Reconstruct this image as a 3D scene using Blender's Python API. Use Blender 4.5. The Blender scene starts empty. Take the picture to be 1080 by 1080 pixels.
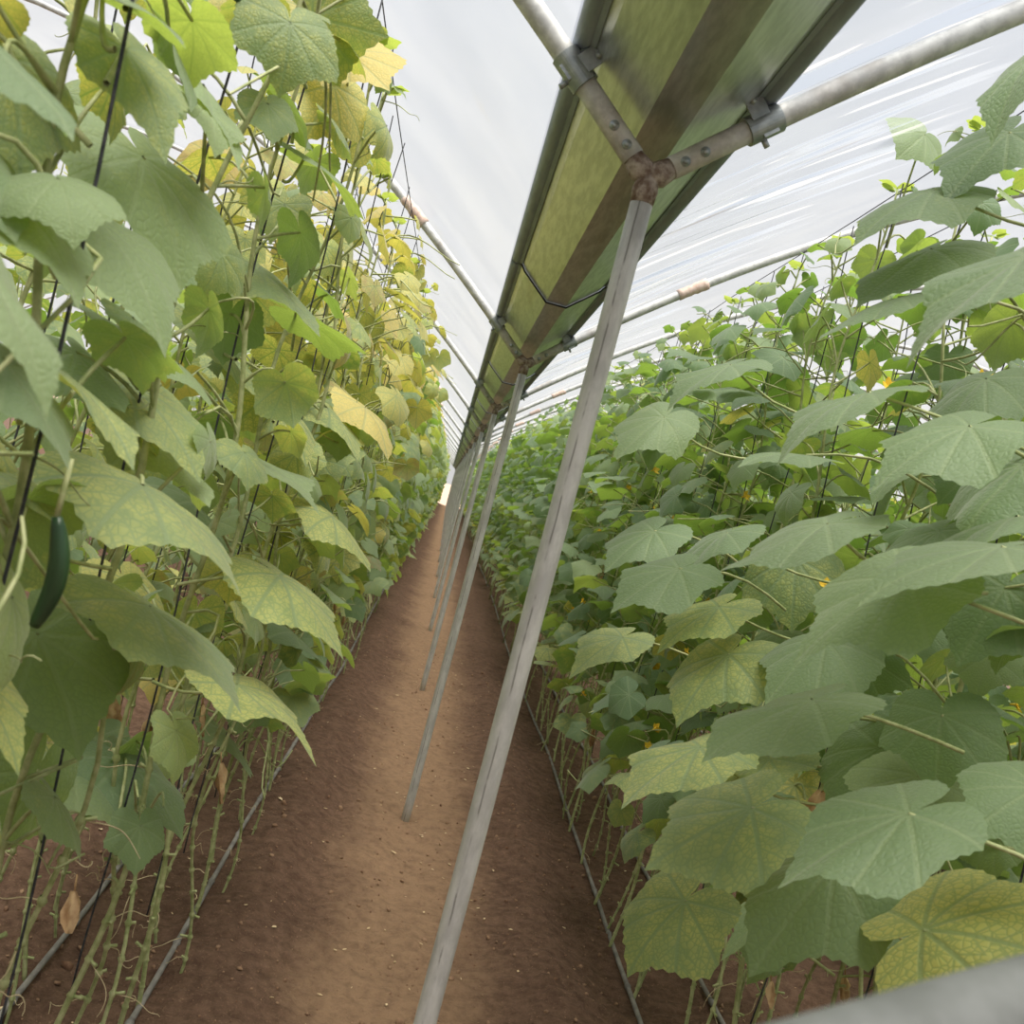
import bpy, math, random
import numpy as np
from mathutils import Vector, Matrix

SC = bpy.context.scene
COL = SC.collection
rng = np.random.default_rng(7)
random.seed(7)
PI = math.pi

# ------------------------------------------------------------------ camera
F = 1083.0
CAM = np.array([-0.207, 0.0, 1.6])
def _n(v):
    v = np.asarray(v, float)
    return v / (np.linalg.norm(v) + 1e-12)
yc = _n([(474 - 540) / F, -(505 - 540) / F, -1.0])
zc = np.array([0.2538, 0.9673, 0.0])
zc = _n(zc - yc * zc.dot(yc))
xc = np.cross(yc, zc)
R = np.stack([xc, yc, zc], axis=1)          # world -> camera
RT = R.T
cd = bpy.data.cameras.new('camera')
cam = bpy.data.objects.new('camera', cd)
COL.objects.link(cam)
M4 = Matrix([list(RT[i]) + [CAM[i]] for i in range(3)] + [[0, 0, 0, 1]])
cam.matrix_world = M4
cd.sensor_width = 36.0
cd.lens = 36.0 * F / 1080.0
cd.clip_start = 0.02
cd.clip_end = 500
cd.dof.use_dof = True
cd.dof.focus_distance = 3.2
cd.dof.aperture_fstop = 9.0
SC.camera = cam

def ray(px, py):
    return RT @ np.array([(px - 540) / F, -(py - 540) / F, -1.0])
def at_x(px, py, xr):                        # point on the sight line where X - camX = xr
    d = ray(px, py)
    return CAM + d * (xr / d[0])
def at_y(px, py, y):
    d = ray(px, py)
    return CAM + d * (y / d[1])

# ------------------------------------------------------------------ mesh builder
class MB:
    def __init__(s):
        s.v = []; s.f = {3: [], 4: []}; s.uv = []; s.t = []; s.fm = {3: [], 4: []}; s.n = 0
    def add(s, v, tris=None, quads=None, uv=None, tint=(0, 0, 0), mat=0):
        v = np.asarray(v, float); k = len(v)
        s.v.append(v)
        s.uv.append(np.zeros((k, 2)) if uv is None else uv)
        t = np.asarray(tint, float)
        if t.ndim == 1:
            t = np.tile(t, (k, 1))
        s.t.append(t)
        if tris is not None and len(tris):
            s.f[3].append(np.asarray(tris) + s.n); s.fm[3].append(np.full(len(tris), mat))
        if quads is not None and len(quads):
            s.f[4].append(np.asarray(quads) + s.n); s.fm[4].append(np.full(len(quads), mat))
        s.n += k
    def mesh(s, name, mats, smooth=True):
        me = bpy.data.meshes.new(name)
        V = np.concatenate(s.v); U = np.concatenate(s.uv); T = np.concatenate(s.t)
        T3 = np.concatenate(s.f[3]) if s.f[3] else np.zeros((0, 3), int)
        Q4 = np.concatenate(s.f[4]) if s.f[4] else np.zeros((0, 4), int)
        m3 = np.concatenate(s.fm[3]) if s.fm[3] else np.zeros(0, int)
        m4 = np.concatenate(s.fm[4]) if s.fm[4] else np.zeros(0, int)
        loops = np.concatenate([T3.ravel(), Q4.ravel()]).astype(np.int32)
        nf = len(T3) + len(Q4)
        starts = np.concatenate([np.arange(len(T3)) * 3, len(T3) * 3 + np.arange(len(Q4)) * 4]).astype(np.int32)
        me.vertices.add(len(V)); me.vertices.foreach_set('co', V.astype(np.float32).ravel())
        me.loops.add(len(loops)); me.loops.foreach_set('vertex_index', loops)
        me.polygons.add(nf); me.polygons.foreach_set('loop_start', starts)
        me.polygons.foreach_set('material_index', np.concatenate([m3, m4]).astype(np.int32))
        me.polygons.foreach_set('use_smooth', np.full(nf, smooth, dtype=bool))
        for m in mats:
            me.materials.append(m)
        uvl = me.uv_layers.new(name='leaf')
        uvl.data.foreach_set('uv', U[loops].astype(np.float32).ravel())
        ca = me.color_attributes.new('tint', 'FLOAT_COLOR', 'POINT')
        ca.data.foreach_set('color', np.concatenate([T, np.ones((len(T), 1))], 1).astype(np.float32).ravel())
        me.update(); me.validate()
        return me
    def build(s, name, mats, parent=None, smooth=True, loc=None):
        if not isinstance(mats, (list, tuple)):
            mats = [mats]
        o = bpy.data.objects.new(name, s.mesh(name, mats, smooth))
        COL.objects.link(o)
        if parent is not None:
            o.parent = parent
        if loc is not None:
            o.location = loc
        return o

def tube(mb, pts, rad, n=8, cap=True, tint=(0, 0, 0), mat=0, uvscale=None):
    pts = np.asarray(pts, float); k = len(pts)
    rad = np.broadcast_to(np.asarray(rad, float), (k,))
    tan = np.gradient(pts, axis=0)
    tan /= np.linalg.norm(tan, axis=1)[:, None] + 1e-12
    ref = np.array([0, 0, 1.0]) if abs(tan[0][2]) < 0.9 else np.array([1.0, 0, 0])
    a = _n(np.cross(tan[0], ref)); A = [a]
    for i in range(1, k):
        a = A[-1] - tan[i] * A[-1].dot(tan[i]); A.append(_n(a))
    A = np.array(A); B = np.cross(tan, A)
    th = np.arange(n) * 2 * PI / n
    ring = np.cos(th)[None, :, None] * A[:, None, :] + np.sin(th)[None, :, None] * B[:, None, :]
    v = (pts[:, None, :] + ring * rad[:, None, None]).reshape(-1, 3)
    i = np.arange(k - 1)[:, None] * n; j = np.arange(n)[None, :]; j2 = (j + 1) % n
    q = np.stack([i + j, i + j2, i + n + j2, i + n + j], -1).reshape(-1, 4)
    tris = []
    if cap:
        v = np.concatenate([v, pts[:1], pts[-1:]])
        c0, c1 = k * n, k * n + 1
        jj = np.arange(n); jn = (jj + 1) % n
        tris = np.concatenate([np.stack([jn, jj, np.full(n, c0)], 1),
                               np.stack([(k - 1) * n + jj, (k - 1) * n + jn, np.full(n, c1)], 1)])
    mb.add(v, tris, q, None, tint, mat)

def box(mb, c, s, rot=None, tint=(0, 0, 0), mat=0):
    v = np.array([[x, y, z] for x in (-.5, .5) for y in (-.5, .5) for z in (-.5, .5)]) * np.asarray(s)
    if rot is not None:
        v = v @ np.asarray(rot).T
    v = v + np.asarray(c)
    q = [[0, 1, 3, 2], [4, 6, 7, 5], [0, 4, 5, 1], [2, 3, 7, 6], [0, 2, 6, 4], [1, 5, 7, 3]]
    mb.add(v, None, q, None, tint, mat)

def sheet(mb, P, closed=False, tint=(0, 0, 0), mat=0):
    """P: (a, b, 3) grid of points."""
    a, b = P.shape[:2]
    i = np.arange(a - 1)[:, None] * b
    jn = b if closed else b - 1
    j = np.arange(jn)[None, :]; j2 = (j + 1) % b
    q = np.stack([i + j, i + j2, i + b + j2, i + b + j], -1).reshape(-1, 4)
    mb.add(P.reshape(-1, 3), None, q, None, tint, mat)

# ------------------------------------------------------------------ value noise (for the soil)
_perm = rng.random((256, 256))
def vnoise(x, y, s):
    x = x * s; y = y * s
    xi = np.floor(x).astype(int); yi = np.floor(y).astype(int)
    fx = x - xi; fy = y - yi
    fx = fx * fx * (3 - 2 * fx); fy = fy * fy * (3 - 2 * fy)
    g = lambda a, b: _perm[a % 256, b % 256]
    return ((g(xi, yi) * (1 - fx) + g(xi + 1, yi) * fx) * (1 - fy) +
            (g(xi, yi + 1) * (1 - fx) + g(xi + 1, yi + 1) * fx) * fy) * 2 - 1

def soil_z(x, y):
    x = np.asarray(x, float); y = np.asarray(y, float)
    def g(c, w):
        return np.exp(-((x - c) / w) ** 2)
    z = 0.055 * g(-0.50, 0.16) + 0.03 * g(-1.15, 0.25) + 0.05 * g(0.55, 0.14) + 0.03 * g(1.3, 0.25) - 0.015 * g(0.05, 0.2)
    z = z + 0.030 * vnoise(x, y * .6, 1.3) * np.clip(np.abs(x) * 2, .35, 1) + 0.014 * vnoise(x + 7, y, 5.1) + 0.008 * vnoise(x, y + 3, 13.0)
    n = vnoise(x + 1, y + 9, 31.0)
    return z + 0.007 * n + .007 * np.clip(vnoise(x, y, 47.0), 0, 1) + .012 * np.clip(vnoise(x + 4, y + 2, 19.0) - .35, 0, 1)

# ------------------------------------------------------------------ materials
def new_mat(name):
    m = bpy.data.materials.new(name); m.use_nodes = True
    nt = m.node_tree; nt.nodes.clear()
    out = nt.nodes.new('ShaderNodeOutputMaterial')
    return m, nt, out
def N(nt, t, **kw):
    n = nt.nodes.new(t)
    for k, v in kw.items():
        if k.startswith('i_'):
            n.inputs[k[2:].replace('_', ' ')].default_value = v
        else:
            setattr(n, k, v)
    return n
def math_n(nt, op, a, b=None, c=None, clamp=False):
    n = nt.nodes.new('ShaderNodeMath'); n.operation = op; n.use_clamp = clamp
    for i, s in enumerate((a, b, c)):
        if s is None: continue
        if isinstance(s, (int, float)): n.inputs[i].default_value = s
        else: nt.links.new(s, n.inputs[i])
    return n.outputs[0]
def mix_c(nt, fac, a, b, bt='MIX'):
    n = nt.nodes.new('ShaderNodeMix'); n.data_type = 'RGBA'; n.blend_type = bt
    for sock, s in ((n.inputs[0], fac), (n.inputs[6], a), (n.inputs[7], b)):
        if isinstance(s, (int, float)): sock.default_value = s
        elif isinstance(s, tuple): sock.default_value = (*s, 1) if len(s) == 3 else s
        else: nt.links.new(s, sock)
    return n.outputs[2]
def maprange(nt, v, a, b, c=0.0, d=1.0, smooth=True):
    n = nt.nodes.new('ShaderNodeMapRange'); n.interpolation_type = 'SMOOTHSTEP' if smooth else 'LINEAR'
    nt.links.new(v, n.inputs[0])
    for i, x in zip((1, 2, 3, 4), (a, b, c, d)): n.inputs[i].default_value = x
    return n.outputs[0]
def noise(nt, vec, scale, detail=3, rough=.5):
    n = N(nt, 'ShaderNodeTexNoise'); n.inputs['Scale'].default_value = scale
    n.inputs['Detail'].default_value = detail; n.inputs['Roughness'].default_value = rough
    if vec is not None: nt.links.new(vec, n.inputs['Vector'])
    return n.outputs[0]
def principled(nt, out, col, rough=.5, metal=0.0, spec=.5, bump=None, bstr=.3, bdist=.01):
    p = N(nt, 'ShaderNodeBsdfPrincipled')
    for k, s in (('Base Color', col), ('Roughness', rough), ('Metallic', metal)):
        if isinstance(s, (int, float)): p.inputs[k].default_value = s
        elif isinstance(s, tuple): p.inputs[k].default_value = (*s, 1)
        else: nt.links.new(s, p.inputs[k])
    p.inputs['Specular IOR Level'].default_value = spec
    if bump is not None:
        b = N(nt, 'ShaderNodeBump'); b.inputs['Strength'].default_value = bstr; b.inputs['Distance'].default_value = bdist
        nt.links.new(bump, b.inputs['Height']); nt.links.new(b.outputs[0], p.inputs['Normal'])
    if out is not None: nt.links.new(p.outputs[0], out.inputs[0])
    return p

def leaf_material():
    m, nt, out = new_mat('leaf')
    uv = N(nt, 'ShaderNodeUVMap', uv_map='leaf').outputs[0]
    sp = N(nt, 'ShaderNodeSeparateXYZ'); nt.links.new(uv, sp.inputs[0])
    x, y = sp.outputs[0], sp.outputs[1]
    at = N(nt, 'ShaderNodeAttribute', attribute_name='tint')
    ts = N(nt, 'ShaderNodeSeparateColor'); nt.links.new(at.outputs[0], ts.inputs[0])
    yel, rnd, brn = ts.outputs
    ang = math_n(nt, 'ABSOLUTE', math_n(nt, 'ARCTAN2', x, y))
    r = math_n(nt, 'SQRT', math_n(nt, 'ADD', math_n(nt, 'MULTIPLY', x, x), math_n(nt, 'MULTIPLY', y, y)))
    dmin = None
    for a in (0.0, .62, 1.2, 1.95):
        d = math_n(nt, 'ABSOLUTE', math_n(nt, 'SUBTRACT', ang, a))
        dmin = d if dmin is None else math_n(nt, 'MINIMUM', dmin, d)
    dist = math_n(nt, 'MULTIPLY', dmin, r)
    main = maprange(nt, dist, .010, .030, 1.0, 0.0)
    # side veins leave each main vein obliquely
    sv = math_n(nt, 'PINGPONG', math_n(nt, 'SUBTRACT', r, math_n(nt, 'MULTIPLY', dist, 1.1)), .085)
    side = math_n(nt, 'MULTIPLY', maprange(nt, sv, .004, .018, 1.0, 0.0), .75)
    vo = N(nt, 'ShaderNodeTexVoronoi', feature='DISTANCE_TO_EDGE'); vo.inputs['Scale'].default_value = 17
    nt.links.new(uv, vo.inputs['Vector'])
    net = math_n(nt, 'MULTIPLY', maprange(nt, vo.outputs[0], .02, .12, 1.0, 0.0), .7)
    veins = math_n(nt, 'MAXIMUM', main, math_n(nt, 'MAXIMUM', side, net))
    geo = N(nt, 'ShaderNodeNewGeometry')
    n1 = noise(nt, geo.outputs['Position'], 17, 3)
    n2 = noise(nt, uv, 3.0, 2)
    g0 = mix_c(nt, rnd, (.105, .180, .088), (.320, .410, .195))
    g0 = mix_c(nt, math_n(nt, 'MULTIPLY', n1, .35), g0, (.25, .34, .18))
    # interveinal yellowing
    spread = math_n(nt, 'MULTIPLY', yel, 1.55)
    ymask = math_n(nt, 'MULTIPLY', maprange(nt, math_n(nt, 'ADD', spread, math_n(nt, 'SUBTRACT', n2, .5)), .25, .95),
                   math_n(nt, 'SUBTRACT', 1.0, math_n(nt, 'MULTIPLY', veins, maprange(nt, yel, .45, 1.0, .85, .15))))
    ycol = mix_c(nt, maprange(nt, yel, .5, 1.0), (.50, .55, .17), (.70, .56, .17))
    g1 = mix_c(nt, maprange(nt, yel, .25, .6), g0, mix_c(nt, 1.0, g0, (.62, .72, .62), 'MULTIPLY'))
    c = mix_c(nt, ymask, g1, ycol)
    c = mix_c(nt, math_n(nt, 'MULTIPLY', math_n(nt, 'MAXIMUM', main, math_n(nt, 'MULTIPLY', side, .5)), .30), c, (.40, .48, .24))
    edge = math_n(nt, 'MULTIPLY', math_n(nt, 'ADD', math_n(nt, 'MULTIPLY', brn, 1.4), math_n(nt, 'SUBTRACT', n2, .5)), math_n(nt, 'ADD', brn, math_n(nt, 'MULTIPLY', r, .3)))
    bmask = math_n(nt, 'MULTIPLY', maprange(nt, edge, .2, .9), maprange(nt, brn, .05, .3))
    c = mix_c(nt, bmask, c, (.40, .22, .09))
    # pale hairy underside
    under = mix_c(nt, .28, c, (.30, .40, .17))
    cc = mix_c(nt, geo.outputs['Backfacing'], c, under)
    hgt = math_n(nt, 'SUBTRACT', math_n(nt, 'MULTIPLY', maprange(nt, vo.outputs[0], 0, .3), .5), math_n(nt, 'MULTIPLY', main, .8))
    p = principled(nt, None, cc, .55, 0, .42, hgt, .30, .005)
    p.inputs['Sheen Weight'].default_value = .4
    p.inputs['Sheen Roughness'].default_value = .5
    tr = N(nt, 'ShaderNodeBsdfTranslucent')
    tcol = mix_c(nt, ymask, mix_c(nt, rnd, (.22, .38, .04), (.58, .68, .10)), (.70, .60, .10))
    tcol = mix_c(nt, math_n(nt, 'MULTIPLY', veins, .35), tcol, (.14, .25, .03))
    tcol = mix_c(nt, bmask, tcol, (.40, .22, .08))
    nt.links.new(tcol, tr.inputs[0])
    ms = N(nt, 'ShaderNodeMixShader'); ms.inputs[0].default_value = .46
    nt.links.new(p.outputs[0], ms.inputs[1]); nt.links.new(tr.outputs[0], ms.inputs[2])
    nt.links.new(ms.outputs[0], out.inputs[0])
    return m

def simple_mat(name, a, b, scale=20, rough=.6, metal=0, spec=.4, bstr=.2, bdist=.003, coord='Object', stretch=None, detail=4):
    m, nt, out = new_mat(name)
    tc = N(nt, 'ShaderNodeTexCoord').outputs[coord]
    if stretch:
        mp = N(nt, 'ShaderNodeMapping'); mp.inputs['Scale'].default_value = stretch
        nt.links.new(tc, mp.inputs[0]); tc = mp.outputs[0]
    n = noise(nt, tc, scale, detail, .6)
    c = mix_c(nt, maprange(nt, n, .3, .7), a, b)
    principled(nt, out, c, rough, metal, spec, n, bstr, bdist)
    return m

def galv_mat(name, a, b, rust=0.0, stretch=(1, 1, 1), seam=False, metal=.75, rough=.5):
    m, nt, out = new_mat(name)
    tc = N(nt, 'ShaderNodeTexCoord').outputs['Object']
    mp = N(nt, 'ShaderNodeMapping'); mp.inputs['Scale'].default_value = stretch
    nt.links.new(tc, mp.inputs[0])
    n = noise(nt, mp.outputs[0], 26, 5, .65)
    n2 = noise(nt, mp.outputs[0], 5, 3, .6)
    c = mix_c(nt, maprange(nt, n, .36, .64), a, b)
    c = mix_c(nt, maprange(nt, n2, .58, .72, 0, .35 + rust), c, (.22, .17, .13))
    met = metal
    if seam:
        sx = N(nt, 'ShaderNodeSeparateXYZ'); nt.links.new(tc, sx.inputs[0])
        off = math_n(nt, 'ADD', sx.outputs[0], math_n(nt, 'MULTIPLY', math_n(nt, 'SUBTRACT', noise(nt, tc, 9, 2), .5), .006))
        line = maprange(nt, math_n(nt, 'ABSOLUTE', math_n(nt, 'ADD', off, .006)), .0008, .0022, 1, 0)
        front = math_n(nt, 'LESS_THAN', sx.outputs[1], 0.0)
        brk = maprange(nt, noise(nt, tc, 14, 3), .42, .56)
        line = math_n(nt, 'MULTIPLY', math_n(nt, 'MULTIPLY', line, front), brk)
        c = mix_c(nt, math_n(nt, 'MULTIPLY', line, .6), c, (.07, .06, .05))
    principled(nt, out, c, rough, met, .5, n, .12, .002)
    return m

def soil_mat():
    m, nt, out = new_mat('soil')
    pos = N(nt, 'ShaderNodeNewGeometry').outputs['Position']
    sx = N(nt, 'ShaderNodeSeparateXYZ'); nt.links.new(pos, sx.inputs[0])
    n0 = noise(nt, pos, 2.2, 4, .6); n1 = noise(nt, pos, 22, 6, .7); n2 = noise(nt, pos, 120, 4, .7)
    xo = math_n(nt, 'ADD', sx.outputs[0], math_n(nt, 'MULTIPLY', math_n(nt, 'SUBTRACT', n0, .5), .35))
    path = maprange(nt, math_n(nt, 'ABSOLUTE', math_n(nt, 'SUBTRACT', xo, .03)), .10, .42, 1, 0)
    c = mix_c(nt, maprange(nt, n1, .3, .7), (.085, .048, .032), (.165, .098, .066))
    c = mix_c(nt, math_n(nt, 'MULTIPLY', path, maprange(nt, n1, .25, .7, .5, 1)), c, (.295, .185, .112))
    c = mix_c(nt, maprange(nt, n2, .56, .72, 0, .45), c, (.36, .235, .15))
    out_y = maprange(nt, sx.outputs[1], 61.0, 62.5)
    c = mix_c(nt, out_y, c, (.52, .36, .27))
    h = math_n(nt, 'ADD', math_n(nt, 'MULTIPLY', n1, .7), math_n(nt, 'MULTIPLY', n2, .3))
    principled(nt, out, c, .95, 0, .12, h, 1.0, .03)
    return m

def film_mat(name, folds):
    m, nt, out = new_mat(name)
    pos = N(nt, 'ShaderNodeNewGeometry').outputs['Position']
    sx = N(nt, 'ShaderNodeSeparateXYZ'); nt.links.new(pos, sx.inputs[0])
    n0 = noise(nt, pos, 1.1, 4, .6)
    n1 = noise(nt, pos, 2.6, 3, .5)
    dust = maprange(nt, math_n(nt, 'ADD', math_n(nt, 'MULTIPLY', n0, .6), math_n(nt, 'MULTIPLY', n1, .4)), .38, .68)
    tcol = mix_c(nt, dust, (.86, .89, .93), (.95, .95, .93))
    fac = maprange(nt, n1, .30, .75, .09, .13)
    hb = n1
    if folds:
        mp = N(nt, 'ShaderNodeMapping'); mp.inputs['Scale'].default_value = (.45, 5.5, .4)
        mp.inputs['Rotation'].default_value = (0, 0, .12)
        nt.links.new(pos, mp.inputs[0])
        f = noise(nt, mp.outputs[0], 1.6, 2, .5)
        f2 = noise(nt, mp.outputs[0], 3.1, 2, .5)
        near = maprange(nt, math_n(nt, 'ADD', sx.outputs[0], math_n(nt, 'MULTIPLY', n0, .8)), .9, 1.6, 1, 0)
        blue = math_n(nt, 'MULTIPLY', maprange(nt, f, .55, .64), near)
        ochre = math_n(nt, 'MULTIPLY', maprange(nt, f2, .60, .70), near)
        tcol = mix_c(nt, math_n(nt, 'MULTIPLY', blue, .75), tcol, (.14, .18, .26))
        tcol = mix_c(nt, math_n(nt, 'MULTIPLY', ochre, .45), tcol, (.27, .20, .12))
        fac = math_n(nt, 'MAXIMUM', fac, math_n(nt, 'MULTIPLY', math_n(nt, 'MAXIMUM', blue, ochre), .62))
        hb = math_n(nt, 'ADD', math_n(nt, 'MULTIPLY', f, 1.0), math_n(nt, 'MULTIPLY', n1, .3))
    else:
        st = maprange(nt, noise(nt, pos, 3.2, 5, .7), .62, .74)
        low = maprange(nt, sx.outputs[2], 2.5, 3.1, 1, 0)
        tcol = mix_c(nt, math_n(nt, 'MULTIPLY', math_n(nt, 'MULTIPLY', st, low), .55), tcol, (.86, .74, .48))
    t = N(nt, 'ShaderNodeBsdfTransparent'); t.inputs[0].default_value = (.97, .98, 1, 1)
    d = N(nt, 'ShaderNodeBsdfTranslucent'); nt.links.new(tcol, d.inputs[0])
    g = N(nt, 'ShaderNodeBsdfGlossy'); g.inputs['Roughness'].default_value = .22
    g.inputs[0].default_value = (1, 1, 1, 1)
    b = N(nt, 'ShaderNodeBump'); b.inputs['Strength'].default_value = .25; b.inputs['Distance'].default_value = .03
    nt.links.new(hb, b.inputs['Height']); nt.links.new(b.outputs[0], g.inputs['Normal'])
    m1 = N(nt, 'ShaderNodeMixShader'); nt.links.new(fac, m1.inputs[0])
    nt.links.new(t.outputs[0], m1.inputs[1]); nt.links.new(d.outputs[0], m1.inputs[2])
    m2 = N(nt, 'ShaderNodeMixShader'); m2.inputs[0].default_value = .05
    nt.links.new(m1.outputs[0], m2.inputs[1]); nt.links.new(g.outputs[0], m2.inputs[2])
    nt.links.new(m2.outputs[0], out.inputs[0])
    return m

LEAF = leaf_material()
STEM = simple_mat('stem', (.23, .27, .10), (.42, .43, .22), 40, .55, 0, .3, .3, .002)
DRYSTEM = simple_mat('dry_tendril', (.40, .32, .18), (.55, .45, .28), 40, .7)
DRY = simple_mat('dry_leaf', (.34, .19, .09), (.60, .42, .24), 25, .8, 0, .2, .6, .006)
FLOWER = simple_mat('petal', (.80, .50, .03), (.88, .62, .06), 30, .6)
FRUIT = simple_mat('cucumber_skin', (.012, .040, .014), (.035, .085, .03), 30, .38, 0, .5, .5, .004, 'Object', (1, 1, .25))
TWINE = simple_mat('twine', (.025, .028, .032), (.07, .07, .075), 90, .8, 0, .2, .6, .002)
HOSE = simple_mat('hose', (.13, .12, .11), (.24, .22, .20), 14, .7, 0, .3, .2, .003)
GALV = galv_mat('galvanised_post', (.40, .39, .37), (.54, .53, .50), .05, (1, 1, .35), True, .12, .6)
GALVP = galv_mat('galvanised_pipe', (.42, .42, .41), (.60, .60, .58), .12, (1, 1, 1), False, .12, .55)
RAILM = galv_mat('dull_rail', (.15, .155, .14), (.20, .205, .19), .02, (1, 1, 1), False, .1, .6)
GALVC = galv_mat('galvanised_clamp', (.27, .30, .31), (.40, .43, .44), .0, (1, 1, 1), False, .6, .42)
RUST = simple_mat('rusty_weld', (.14, .085, .06), (.44, .38, .33), 55, .8, .2, .3, .6, .004)
WRAP = simple_mat('wrap_tape', (.50, .34, .27), (.66, .54, .47), 40, .7)
GUT = galv_mat('gutter_sheet', (.42, .43, .41), (.58, .59, .56), .02, (2.5, .35, 2.5), False, .92, .30)
GUTLIP = galv_mat('gutter_lip', (.22, .26, .32), (.28, .32, .38), .0, (2, .3, 2), False, .0, .6)
DARK = simple_mat('seam_sealant', (.015, .015, .015), (.03, .03, .03), 30, .8)
SOIL = soil_mat()
CLOD = simple_mat('soil_clod', (.15, .08, .05), (.30, .19, .12), 20, .95, 0, .1, .8, .004)
LITTER = simple_mat('litter', (.42, .30, .16), (.66, .52, .33), 9, .8)
FILM_R = film_mat('film_folded', True)
FILM_L = film_mat('film_smooth', False)

# ------------------------------------------------------------------ tagging
def tag(o, label=None, cat=None, group=None, kind=None):
    if label: o['label'] = label
    if cat: o['category'] = cat
    if group: o['group'] = group
    if kind: o['kind'] = kind
    return o
def empty(name, loc):
    o = bpy.data.objects.new(name, None); COL.objects.link(o)
    o.location = loc; o.empty_display_size = .05
    return o
ORD = ['zeroth', 'first', 'second', 'third', 'fourth', 'fifth', 'sixth', 'seventh', 'eighth', 'ninth', 'tenth', 'eleventh',
       'twelfth', 'thirteenth', 'fourteenth', 'fifteenth', 'sixteenth', 'seventeenth', 'eighteenth', 'nineteenth', 'twentieth',
       'twenty-first', 'twenty-second', 'twenty-third', 'twenty-fourth']

# ------------------------------------------------------------------ setting
YEND = 61.0
def grid_axis(segs):
    out = []
    for a, b, st in segs:
        out.append(np.arange(a, b, st))
    out.append(np.array([segs[-1][1]]))
    return np.concatenate(out)
gx = grid_axis([(-60, -9.5, 10), (-9.5, -3, .8), (-3, -1.5, .12), (-1.5, 1.9, .02), (1.9, 3.2, .05), (3.2, 9.5, .8), (9.5, 60, 10)])
gy = grid_axis([(-6, .8, .3), (.8, 5, .02), (5, 10, .045), (10, 25, .15), (25, 64, .6), (64, 300, 20)])
GX, GY = np.meshgrid(gx, gy, indexing='ij')
GZ = soil_z(GX, GY) * (np.abs(GX) < 9.6) * (GY < 63)
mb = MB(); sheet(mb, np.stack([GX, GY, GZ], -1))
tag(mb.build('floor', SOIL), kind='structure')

ZJ = 2.207                                     # height of the post joint
HALF = 9.26
def arch_z(x):
    return ZJ + .88 * x - .095 * x * x
def film(side, name, mat):
    xs = np.concatenate([np.linspace(.196, 1.5, 28), np.linspace(1.6, HALF, 34)])
    ys = np.concatenate([np.arange(-1.2, 9, .06), np.arange(9, YEND + .2, .75)])
    X, Y = np.meshgrid(xs, ys, indexing='ij')
    bay = ((Y - 1.836) / 3.0) % 1.0
    Z = arch_z(X) + .052 - .035 * np.sin(bay * PI) * np.clip(X, 0, 1)
    if side > 0:
        Z = Z + .010 * np.sin(Y * 46 + X * 5 + 2 * vnoise(X, Y, 1.5)) * np.clip(1.3 - X, 0, 1)
    Z = Z + .012 * vnoise(X * .5, Y, 2.3)
    m = MB(); sheet(m, np.stack([X * side, Y, Z], -1))
    return tag(m.build(name, mat), kind='structure')
film(1, 'ceiling_right', FILM_R)
film(-1, 'ceiling_left', FILM_L)
for s, nm in ((-1, 'wall_left'), (1, 'wall_right')):
    m = MB()
    ys = np.linspace(-1.2, YEND, 60); zs = np.linspace(0, arch_z(HALF) + .05, 8)
    Y, Z = np.meshgrid(ys, zs, indexing='ij')
    sheet(m, np.stack([np.full_like(Y, s * (HALF + .03)), Y, Z], -1))
    tag(m.build(nm, FILM_L), kind='structure')

# ------------------------------------------------------------------ posts, arches, gutter
POST_Y = [1.836 + 3.0 * k for k in range(0, 20)]
pm = MB()
tube(pm, [(0, 0, z) for z in np.linspace(-.12, ZJ - .03, 12)], .0205, 24)
post_me = pm.mesh('post_pipe', [GALV])
jm = MB()
tube(jm, [(0, 0, ZJ - .045), (0, 0, ZJ - .02), (0, 0, ZJ + .012)], [.021, .0235, .019], 18)
for s in (-1, 1):
    d = _n([s, 0, .88])
    c = np.array([0, 0, ZJ])
    tube(jm, [c - d * .01, c + d * .012, c + d * .02, c + d * .05], [.018, .0215, .0245, .0185], 18)
joint_me = jm.mesh('post_joint', [RUST])

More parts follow.
